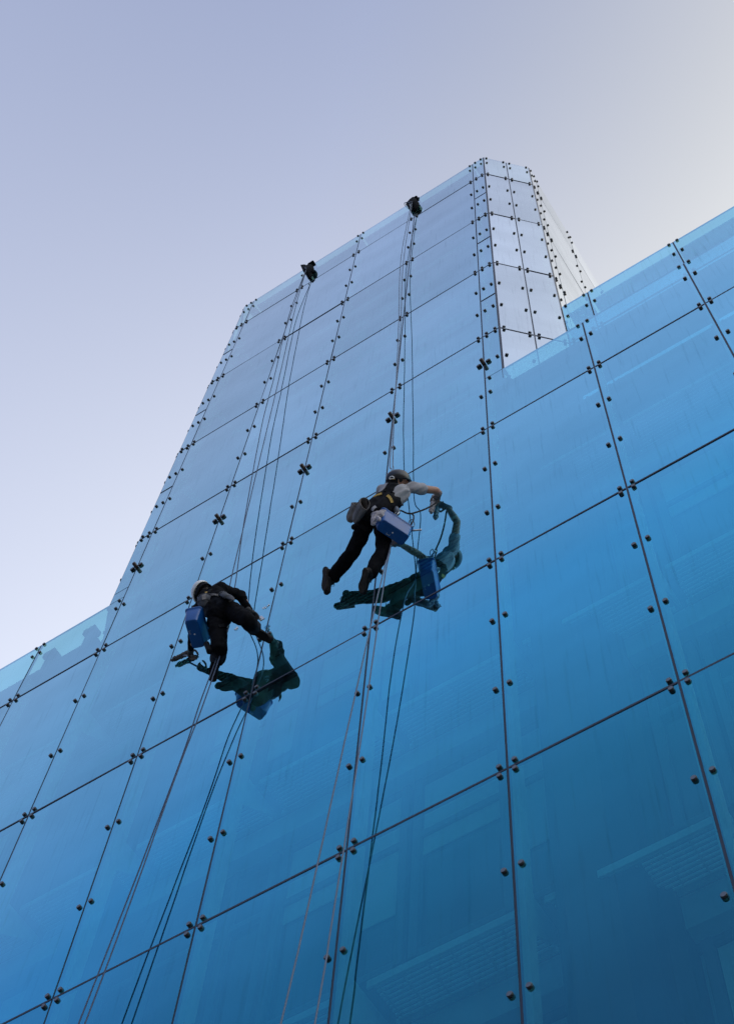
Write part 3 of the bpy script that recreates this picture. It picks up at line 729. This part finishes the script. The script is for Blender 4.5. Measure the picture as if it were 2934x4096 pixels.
make_shoe(JB['lan'], JB['lto'], V((.1, -.55, -.9)), PB, M['shoe'], M['blacksole'], .31)
make_hand('glove', JB['rwr'], JB['rha'], V((-.2, -.6, .6)), PB, M['glove'], .8, 1, -1)
make_hand('glove', JB['lwr'], JB['lha'], V((0, -1, .3)), PB, M['glove'], .8)
helB = make_helmet(hB + axB[2]*.035, axB, M['helmetwhite'], PB)
bpy.context.view_layer.update()
dring(helB, (4.076, -0.800, 17.331), .022, M['harness'], helB, axB[2], True)
bm = bmesh.new(); path = spline([hB + axB[0]*.085*math.cos(t)*1.25 - axB[1]*.10*math.sin(t)*1.25 - axB[2]*.03 for t in [pi*k/6 for k in range(7)]], 5)
strap(bm, path, [axB[2]]*len(path), .02, .045); mesh_obj('helmet_cradle', bm, M['harness'], helB)
# grey turn-ups on the lower legs
for s, a_, b_ in (('r', .35, .92), ('l', .3, .85)):
    bm = bmesh.new(); capsule(bm, lerp(JB[s+'kn'], JB[s+'an'], a_), lerp(JB[s+'kn'], JB[s+'an'], b_), .091, .084)
    blob('trouser_cuff', bm, M['charcoal'], trB, .010, 2, .018, 10, JB[s+'an']-JB[s+'kn'], 4.4)
upB = (JB['neck']-JB['pel']).normalized(); sdB = (JB['rsh']-JB['lsh']).normalized(); bkB = -upB.cross(sdB)
bm = bmesh.new()
for s in (-1, 1): capsule(bm, JB['pel'] + sdB*.055*s + upB*.03, JB['waist'] + sdB*.055*s + upB*.03, .122, .118)
padB = blob('harness', bm, M['harness'], PB, .0105, 4, .01, 8, None, 7)
bpy.context.view_layer.update()
patch('shoulder_strap', jkB, [(4.309, -0.820, 16.870), (4.295, -0.800, 17.011), (4.254, -0.760, 17.230)], M['harness'], padB, .05, .012)
patch('yellow_mark', jkB, [(4.315, -0.800, 16.972), (4.392, -0.800, 16.891), (4.489, -0.800, 16.762)], M['pouch'], padB, .03, .008)
patch('yellow_mark', jkB, [(4.253, -0.800, 17.102), (4.274, -0.800, 16.998)], M['yellow'], padB, .035, .008)
patch('leg_loop', trB, [(4.528, -0.720, 16.131), (4.602, -0.700, 16.112), (4.671, -0.700, 16.127)], M['harness'], padB, .045, .01)

# ------------------------------------------------------------------ buckets
def make_bucket(c, lng, label):
    """rectangular belt bucket: flared walls, rolled rim, raised foot, wire hanger"""
    e = empty('bucket', c); tag(e, label, 'bucket', 'buckets hanging from the window cleaners')
    u = V(lng).normalized(); z = V((0, 0, 1)); v = z.cross(u)
    def ring(L, Wd, h, r=.035, n_=5):
        pts = []
        for cx_, cy_, a0 in ((1, 1, 0), (-1, 1, 90), (-1, -1, 180), (1, -1, 270)):
            for k in range(n_):
                a = radians(a0 + 90*k/(n_-1)); pts.append(V(c) + u*(cx_*(L/2-r) + r*cos(a)) + v*(cy_*(Wd/2-r) + r*sin(a)) + z*h)
        return pts
    prof = [(.315, .115, .004), (.345, .140, 0), (.358, .150, .016), (.400, .180, .20), (.405, .184, .232), (.425, .204, .236), (.425, .204, .25), (.398, .178, .25), (.392, .172, .20), (.345, .135, .022)]
    bm = bmesh.new(); rows = [[bm.verts.new(p) for p in ring(*q)] for q in prof]; k = len(rows[0])
    for i in range(len(rows)-1):
        for j in range(k):
            bm.faces.new((rows[i][j], rows[i][(j+1) % k], rows[i+1][(j+1) % k], rows[i+1][j])).smooth = True
    bm.faces.new(rows[0][::-1]); bm.faces.new(rows[-1]); bmesh.ops.recalc_face_normals(bm, faces=bm.faces)
    sh = mesh_obj('bucket_shell', bm, M['blue'], e)
    bm = bmesh.new(); ellipsoid(bm, V(c) - z*.0015, (u, v, z), (.010, .010, .003), 10, 6); mesh_obj('drain_plug', bm, M['white'], e)
    bm = bmesh.new(); p = V(c) - u*.03 + v*.035 - z*.001
    tube(bm, spline([p - u*.02, p - u*.018 + v*.018, p + v*.012, p + u*.018 + v*.018, p + u*.02], 4), .0025, 6); mesh_obj('moulded_mark', bm, M['steel'], e)
    bm = bmesh.new()
    tube(bm, spline([V(c) + u*.2 + z*.235, V(c) + u*.235 + z*.30 + v*.02, V(c) + u*.20 + z*.36 + v*.05, V(c) + u*.12 + z*.38 + v*.05], 6), .005, 6); mesh_obj('hanger', bm, M['cord'], e)
    bm = bmesh.new()
    tube(bm, spline([V(c) - u*.2 + z*.235, V(c) - u*.21 + z*.30 + v*.02, V(c) - u*.16 + z*.36 + v*.05], 6), .005, 6); mesh_obj('hanger', bm, M['cord'], e)
    return e, u, v
bkA_, uA, vA = make_bucket((6.457, -0.370, 16.986), (.136, .327, 0), 'blue bucket on the hip of the cleaner in the grey T-shirt')
bkB_, uB, vB = make_bucket((3.984, -0.560, 16.747), (-.119, .318, 0), 'blue bucket hanging below the cleaner dressed in black')
cA = bkA_.location.copy(); cB = bkB_.location.copy()

# rag over the rim, squeegee handle standing in the bucket
bm = bmesh.new(); 
for a, b, r, r2 in (((6.377, -0.600, 17.126), (6.428, -0.580, 17.104), .035, .04), ((6.365, -0.600, 17.081), (6.342, -0.580, 16.972), .032, .022), ((6.426, -0.580, 17.136), (6.458, -0.520, 17.275), .035, .03), ((6.418, -0.600, 17.003), (6.437, -0.600, 16.907), .022, .018)): capsule(bm, a, b, r, r2)
tag(blob('cleaning_rag', bm, M['rag'], None, .007, 2, .02, 18, None, 2), 'pale rag draped over the rim of the blue bucket', 'rag')
sq = empty('squeegee', (6.633, -0.160, 17.252)); tag(sq, 'bare metal squeegee handle sticking out of the blue bucket', 'squeegee')
bm = bmesh.new(); tube(bm, [V((6.582, -0.190, 17.243)), V((6.611, -0.180, 17.234)), V((6.679, -0.150, 17.226))], [.012, .012, .010], 10); mesh_obj('handle', bm, M['wetalu'], sq)
bm = bmesh.new(); tube(bm, [V((6.675, -0.152, 17.224)), V((6.684, -0.148, 17.225))], .013, 10); mesh_obj('end_cap', bm, M['white'], sq)

# canvas pouches on the hip
def make_pouch(name, top, bot, r0, r1, outv, mat, label, cat, flap=True, squash=.6, seed=1):
    """open-mouthed cloth pouch hanging from the belt"""
    top, bot = V(top), V(bot); d = (bot-top); L = d.length; dn = d.normalized(); o_ = V(outv); o_ = (o_ - dn*o_.dot(dn)).normalized(); s = dn.cross(o_)
    bm = bmesh.new(); seg = 24; rows = []
    prof = [(.0, 1.0), (.25, 1.04), (.55, 1.05), (.8, .92), (.95, .66), (1.0, .3)]
    for t, g in prof:
        r = (r0 + (r1-r0)*t)*g
        rows.append([bm.verts.new(top + dn*L*t + s*r*cos(2*pi*k/seg)*(1+.06*sin(5*pi*2*k/seg+seed)) + o_*r*squash*sin(2*pi*k/seg)*(1+.10*sin(7*2*pi*k/seg+seed*2)) - dn*(.10*L*max(0, -sin(2*pi*k/seg)) if t == 0 else 0)) for k in range(seg)])
    inner = [[bm.verts.new(top + dn*L*t + s*r0*.9*cos(2*pi*k/seg) + o_*r0*squash*.88*sin(2*pi*k/seg)) for k in range(seg)] for t in (.04, .6)]
    for i in range(len(rows)-1):
        for k in range(seg): bm.faces.new((rows[i][k], rows[i][(k+1) % seg], rows[i+1][(k+1) % seg], rows[i+1][k])).smooth = True
    for k in range(seg):
        bm.faces.new((rows[0][(k+1) % seg], rows[0][k], inner[0][k], inner[0][(k+1) % seg])); bm.faces.new((inner[0][(k+1) % seg], inner[0][k], inner[1][k], inner[1][(k+1) % seg]))
    bm.faces.new(inner[1][::-1]); bm.faces.new(rows[-1]); bmesh.ops.subdivide_edges(bm, edges=bm.edges[:], cuts=1, use_grid_fill=True)
    bmesh.ops.recalc_face_normals(bm, faces=bm.faces)
    for v_ in bm.verts:
        q = noise.noise(v_.co*16 + V((seed, 0, 0))); v_.co += (v_.co - (top + dn*(v_.co-top).dot(dn))).normalized()*.012*q
    e = empty(name, top); tag(e, label, cat)
    mesh_obj('pouch_body', bm, mat, e, True)
    bm = bmesh.new(); tube(bm, spline([rows_pt for rows_pt in [top + s*r0*cos(2*pi*k/12) + o_*r0*squash*sin(2*pi*k/12) - dn*.10*L*max(0, -sin(2*pi*k/12)) for k in range(13)]], 3), .006, 6); mesh_obj('rim_binding', bm, mat, e)
    bm = bmesh.new(); strap(bm, [top - dn*.06 - o_*r0*squash*.6, top - dn*.02 - o_*r0*squash*.9, top + dn*.05 - o_*r0*squash], o_, .04, .006); mesh_obj('belt_loop', bm, M['harness'], e)
    return e
make_pouch('tool_pouch', (6.313, -0.740, 17.225), (6.050, -0.560, 17.403), .075, .06, (-.3, -.6, -.6), M['pouch'], 'open grey canvas pouch with a dark mouth beside the grey T-shirt', 'pouch', seed=1)
make_pouch('tool_pouch', (6.131, -0.660, 17.579), (5.963, -0.540, 17.531), .07, .07, (-.6, -.5, -.5), M['pouch'], 'bulging grey canvas bag hanging outside the open pouch, beside the black trousers', 'pouch', seed=4)
bm = bmesh.new(); capsule(bm, (6.053, -0.550, 17.270), (6.088, -0.550, 17.273), .035, .03); tag(blob('carabiner_case', bm, M['harness'], None, .008, 2), 'small black case under the grey canvas bags', 'case')
make_pouch('tool_holster', on(jkB, (4.442, -0.720, 16.972), .01), on(jkB, (4.442, -0.720, 16.972), .0) + V((4.531, -0.620, 16.924)) - V((4.370, -0.660, 17.151)), .052, .035, (.2, -.6, .5), M['darkpouch'], 'dark grey funnel-shaped holster on the belt of the cleaner dressed in black', 'holster', seed=2)
make_pouch('tool_pouch', on(jkB, (4.158, -0.720, 17.211), .01), on(jkB, (4.189, -0.720, 16.936), .01), .085, .06, (.1, -.6, -.7), M['darkpouch'], 'dark flat pouch with a pale tag on the back of the cleaner in black', 'pouch', seed=6)
bm = bmesh.new(); pth = [on(jkB, q_, .075) for q_ in ((4.171, -0.720, 17.209), (4.210, -0.720, 17.087), (4.246, -0.720, 16.968))]; strap(bm, pth, OUT.normalized(), .045, .006); tag(mesh_obj('pouch_tag', bm, M['pouch']), 'pale printed tag hanging on the dark pouch', 'tag')
bm = bmesh.new(); tube(bm, spline([V((4.088, -0.440, 16.610)), V((4.130, -0.430, 16.480)), V((4.149, -0.420, 16.403))], 4), .034, 12); tag(mesh_obj('spray_bottle', bm, M['harness'], None, True), 'small black bottle beside the bucket of the cleaner in black', 'bottle')

# washers held against the glass
def make_washer(a, b, hand, mat, label, seed):
    a, b, hand = V(a), V(b), V(hand); e = empty('window_washer', (a+b)/2); tag(e, label, 'washer')
    bm = bmesh.new(); n_ = 26; path = [lerp(a, b, k/n_) for k in range(n_+1)]
    tube(bm, path, [.022 + .012*abs(noise.noise(V((k*.9, seed, 0)))) + (.006 if 2 < k < n_-2 else -.004) for k in range(n_+1)], 14)
    for v_ in bm.verts: v_.co += V((noise.noise(v_.co*60), noise.noise(v_.co*60 + V((9, 0, 0))), noise.noise(v_.co*60 + V((0, 9, 0)))))*.012
    mesh_obj('fleece_sleeve', bm, mat, e)
    m_ = (a+b)/2; bm = bmesh.new(); tube(bm, [m_, lerp(m_, hand, .6), hand + (hand-m_).normalized()*.06], .011, 8); mesh_obj('handle', bm, M['darksteel'], e)
make_washer((6.771, -0.045, 18.315), (6.734, -0.045, 17.851), JA['rha'], M['fleece'], 'grey fleece washer wiping the glass in the gloved hand', 1)
make_washer((3.081, -0.045, 17.797), (3.421, -0.045, 17.725), JB['lha'], M['darkfleece'], 'dark wet fleece washer pressed on the glass below the blue bucket', 5)
e = empty('glass_scraper', (4.441, -0.100, 17.431)); tag(e, 'small grey scraper in the hand beside the raised shoe', 'scraper')
bm = bmesh.new(); tube(bm, [JB['rha'], V((4.432, -0.100, 17.452)), V((4.452, -0.080, 17.442))], [.012, .014, .018], 8); mesh_obj('handle', bm, M['steel'], e)
bm = bmesh.new(); strap(bm, [V((4.411, -0.070, 17.547)), V((4.465, -0.060, 17.439))], V((0, -1, .3)), .06, .012); mesh_obj('blade', bm, M['wetalu'], e)

# ------------------------------------------------------------------ ropes
def make_rope(pts, r, mat, label, group=None):
    bm = bmesh.new(); path = spline(pts, 14)
    path = [p + V((noise.noise(p*1.7), 0, 0))*.004 for p in path]
    tube(bm, path, r, 8, .055); o = mesh_obj('climbing_rope', bm, mat, None, True); return tag(o, label, 'rope', group)
TZ = zr(TOP)
make_rope([(5.70, .12, TZ+.05), (5.72, -.06, TZ+.03), (5.946, -0.150, 36.059), (5.963, -0.130, 35.526), (5.92, -.17, 31.0), (6.079, -.206, 26.09), (6.162, -.226, 23.3), (6.205, -.25, 21.54), (6.254, -.284, 19.53), (6.332, -0.330, 19.030), (6.333, -0.300, 17.895), (6.357, -0.260, 17.047), (6.345, -0.270, 16.651), (6.331, -0.300, 16.289), (6.216, -.318, 14.62), (6.087, -.313, 12.96), (5.903, -.285, 10.77), (5.818, -.285, 9.77), (5.3, -.30, 4.0), (5.1, -.32, .05)], .0068, M['rope'], 'white flecked rope above the grey T-shirt, hanging further off the glass')
make_rope([(5.74, .12, TZ+.05), (5.745, -.05, TZ+.03), (5.977, -0.140, 36.126), (5.980, -0.110, 35.613), (5.90, -.06, 31.0), (6.013, -.066, 26.61), (6.076, -.101, 23.76), (6.11, -.121, 21.98), (6.186, -.139, 19.94), (6.223, -0.160, 19.607), (6.303, -0.240, 18.052), (6.355, -0.250, 17.068), (6.273, -0.190, 16.471), (6.197, -.157, 14.9), (6.152, -.166, 13.1), (6.07, -.177, 10.78), (6.028, -.183, 9.75), (5.7, -.2, 4.0), (5.6, -.22, .05)], .0068, M['rope'], 'white flecked rope above the grey T-shirt, hanging closer to the glass')
make_rope([(2.90, .12, TZ+.05), (2.90, -.05, TZ+.03), (3.174, -0.150, 35.953), (3.159, -0.130, 35.646), (3.10, -.11, 32.5), (3.305, -.125, 28.13), (3.419, -.134, 25.32), (3.73, -.138, 20.88), (3.923, -.144, 18.79), (3.958, -0.200, 18.227), (4.184, -0.300, 17.186), (4.05, -.255, 15.69), (3.979, -.237, 14.34), (3.682, -.205, 11.06), (3.2, -.22, 5), (2.9, -.24, .05)], .0068, M['ropedark'], 'grey flecked rope of the cleaner in black, on the bucket side')
make_rope([(2.94, .12, TZ+.05), (2.94, -.05, TZ+.03), (3.179, -0.145, 36.004), (3.167, -0.120, 35.641), (3.24, -.12, 32.5), (3.465, -.141, 27.83), (3.624, -.179, 24.92), (3.853, -.234, 20.54), (3.961, -.256, 18.55), (4.076, -0.280, 17.967), (4.248, -0.340, 17.079), (4.124, -.269, 15.61), (4.001, -.245, 14.31), (3.778, -.223, 10.99), (3.3, -.23, 5), (3.0, -.25, .05)], .0068, M['ropedark'], 'grey flecked rope of the cleaner in black, on the raised shoe side')
# leash from belt to washer, knotted, with its loop into the bucket
bm = bmesh.new(); tube(bm, spline([(6.485, -0.380, 17.551), (6.524, -0.330, 17.588), (6.564, -0.290, 17.557), (6.610, -0.260, 17.546), (6.713, -0.200, 17.632), (6.795, -0.140, 17.775), (6.863, -0.080, 17.985)], 8), .010, 8)
tag(mesh_obj('tool_leash', bm, M['cord'], None, True), 'black leash running from the belt to the washer in the hand', 'leash')
bm = bmesh.new(); tube(bm, spline([(6.586, -0.290, 17.530), (6.626, -0.250, 17.516), (6.632, -0.240, 17.407), (6.605, -0.240, 17.275)], 8), .009, 8)
tag(mesh_obj('tether_cord', bm, M['cord'], None, True), 'black cord tying the blue bucket to the leash', 'cord')
bm = bmesh.new(); tube(bm, spline([(6.561, -0.220, 17.381), (6.565, -0.220, 17.481), (6.602, -0.210, 17.472), (6.620, -0.200, 17.350), (6.608, -0.200, 17.290)], 8), .005, 6)
tag(mesh_obj('key_ring', bm, M['darksteel'], None, True), 'thin dark ring clipped at the corner of the bucket', 'ring')
def make_descender(c, s, label):
    e = empty('descender', c); tag(e, label, 'descender'); c = V(c)
    bm = bmesh.new(); ellipsoid(bm, c, (V((1, 0, 0)), V((0, .8, .6)), V((0, -.6, .8))), (.035*s, .022*s, .06*s), 14, 8); mesh_obj('device_body', bm, M['boltcap'], e, True)
    bm = bmesh.new(); tube(bm, spline([c + V((.03, 0, .05))*s, c + V((.07, -.02, .02))*s, c + V((.10, -.04, -.05))*s], 5), .010*s, 8); mesh_obj('lever', bm, M['bolt'], e, True)
    bm = bmesh.new(); tube(bm, spline([c + V((cos(t)*.03, 0, -.07+sin(t)*.035))*s for t in [2*pi*k/8 for k in range(9)]], 3), .006*s, 6); mesh_obj('carabiner', bm, M['wetalu'], e, True)
make_descender((6.523, -0.420, 17.410), 1.1, 'metal rope descender on the belt above the blue bucket')
make_descender((4.280, -0.400, 16.949), .9, 'rope descender under the crouching cleaner in black')

# ------------------------------------------------------------------ rope protectors over the parapet
def make_protector(outline, label, d0, notch):
    xs_ = [p[0] for p in outline]; zs_ = [p[2] for p in outline]; c = V(((min(xs_)+max(xs_))/2, -d0, TZ))
    e = empty('rope_protector', c); tag(e, label, 'rope protector', 'rope protectors on the tower parapet')
    bm = bmesh.new(); k = len(outline); fr_ = []; bk = []
    for p in outline:
        t = (max(zs_) - p[2])/(max(zs_)-min(zs_)+1e-6); fr_.append(bm.verts.new((p[0], -d0*(1.05-.45*t), p[2]))); bk.append(bm.verts.new((p[0]*.97+c.x*.03, -d0*.18*(1-.5*t) - .006, p[2])))
    bm.faces.new(fr_); bm.faces.new(bk[::-1])
    for i in range(k): bm.faces.new((fr_[i], fr_[(i+1) % k], bk[(i+1) % k], bk[i]))
    bmesh.ops.recalc_face_normals(bm, faces=bm.faces); bmesh.ops.bevel(bm, geom=bm.edges[:], offset=.015, segments=2, affect='EDGES')
    mesh_obj('pad', bm, M['canvas'], e, True)
    bm = bmesh.new(); bx(bm, c.x-.08, c.x+.08, -d0*.5, .18, TZ+.004, TZ+.02); bmesh.ops.bevel(bm, geom=bm.edges[:], offset=.01, segments=2, affect='EDGES'); mesh_obj('top_flap', bm, M['canvas'], e)
    bm = bmesh.new(); z_ = min(zs_)+.25; tube(bm, [V((c.x-.03, -d0*.95, z_+.2)), V((c.x-.01, -d0*.8, z_))], .012, 6); mesh_obj('strap_buckle', bm, M['steel'], e)
make_protector([(5.819, -0.130, 36.408), (5.922, -0.130, 36.563), (6.024, -0.130, 36.602), (6.091, -0.130, 36.313), (6.133, -0.130, 36.010), (6.138, -0.130, 35.650), (6.078, -0.130, 35.530), (6.017, -0.130, 35.492), (5.941, -0.130, 35.633), (5.904, -0.130, 35.733)], 'dark five-sided rope protector on the parapet above the cleaner in the grey T-shirt', .14, 0)
make_protector([(2.903, -0.130, 36.924), (3.065, -0.130, 36.665), (3.123, -0.130, 36.479), (3.168, -0.130, 36.499), (3.246, -0.130, 36.356), (3.305, -0.130, 36.155), (3.337, -0.130, 35.919), (3.374, -0.130, 35.510), (3.321, -0.130, 35.566), (3.338, -0.130, 35.393), (3.303, -0.130, 35.236), (3.267, -0.130, 35.221), (3.188, -0.130, 35.537), (3.052, -0.130, 36.105)], 'dark heart-shaped rope protector on the parapet above the cleaner in black', .14, 1)

# ------------------------------------------------------------------ soap left on the glass
def make_suds(pts, label, seed):
    bm = bmesh.new(); random.seed(seed)
    for (a, b, r) in pts:
        a, b = V(a), V(b)
        for k in range(7):
            p = lerp(a, b, k/6) + V((random.gauss(0, .012), 0, random.gauss(0, .02))); ellipsoid(bm, V((p.x, -.004, p.z)), (V((1, 0, 0)), V((0, 1, 0)), V((0, 0, 1))), (r*random.uniform(.5, 1), .006, r*random.uniform(.8, 1.8)), 8, 6)
    tag(blob('soap_suds', bm, M['suds'], None, .005, 1), label, 'suds')
make_suds([((4.358, -0.000, 17.921), (4.449, 0.000, 17.936), .012)], 'streak of white soap suds on the glass above the raised shoe', 3)
make_suds([((3.973, 0.000, 17.772), (4.019, 0.000, 17.778), .012)], 'small dab of white soap suds on the glass between the legs', 4)
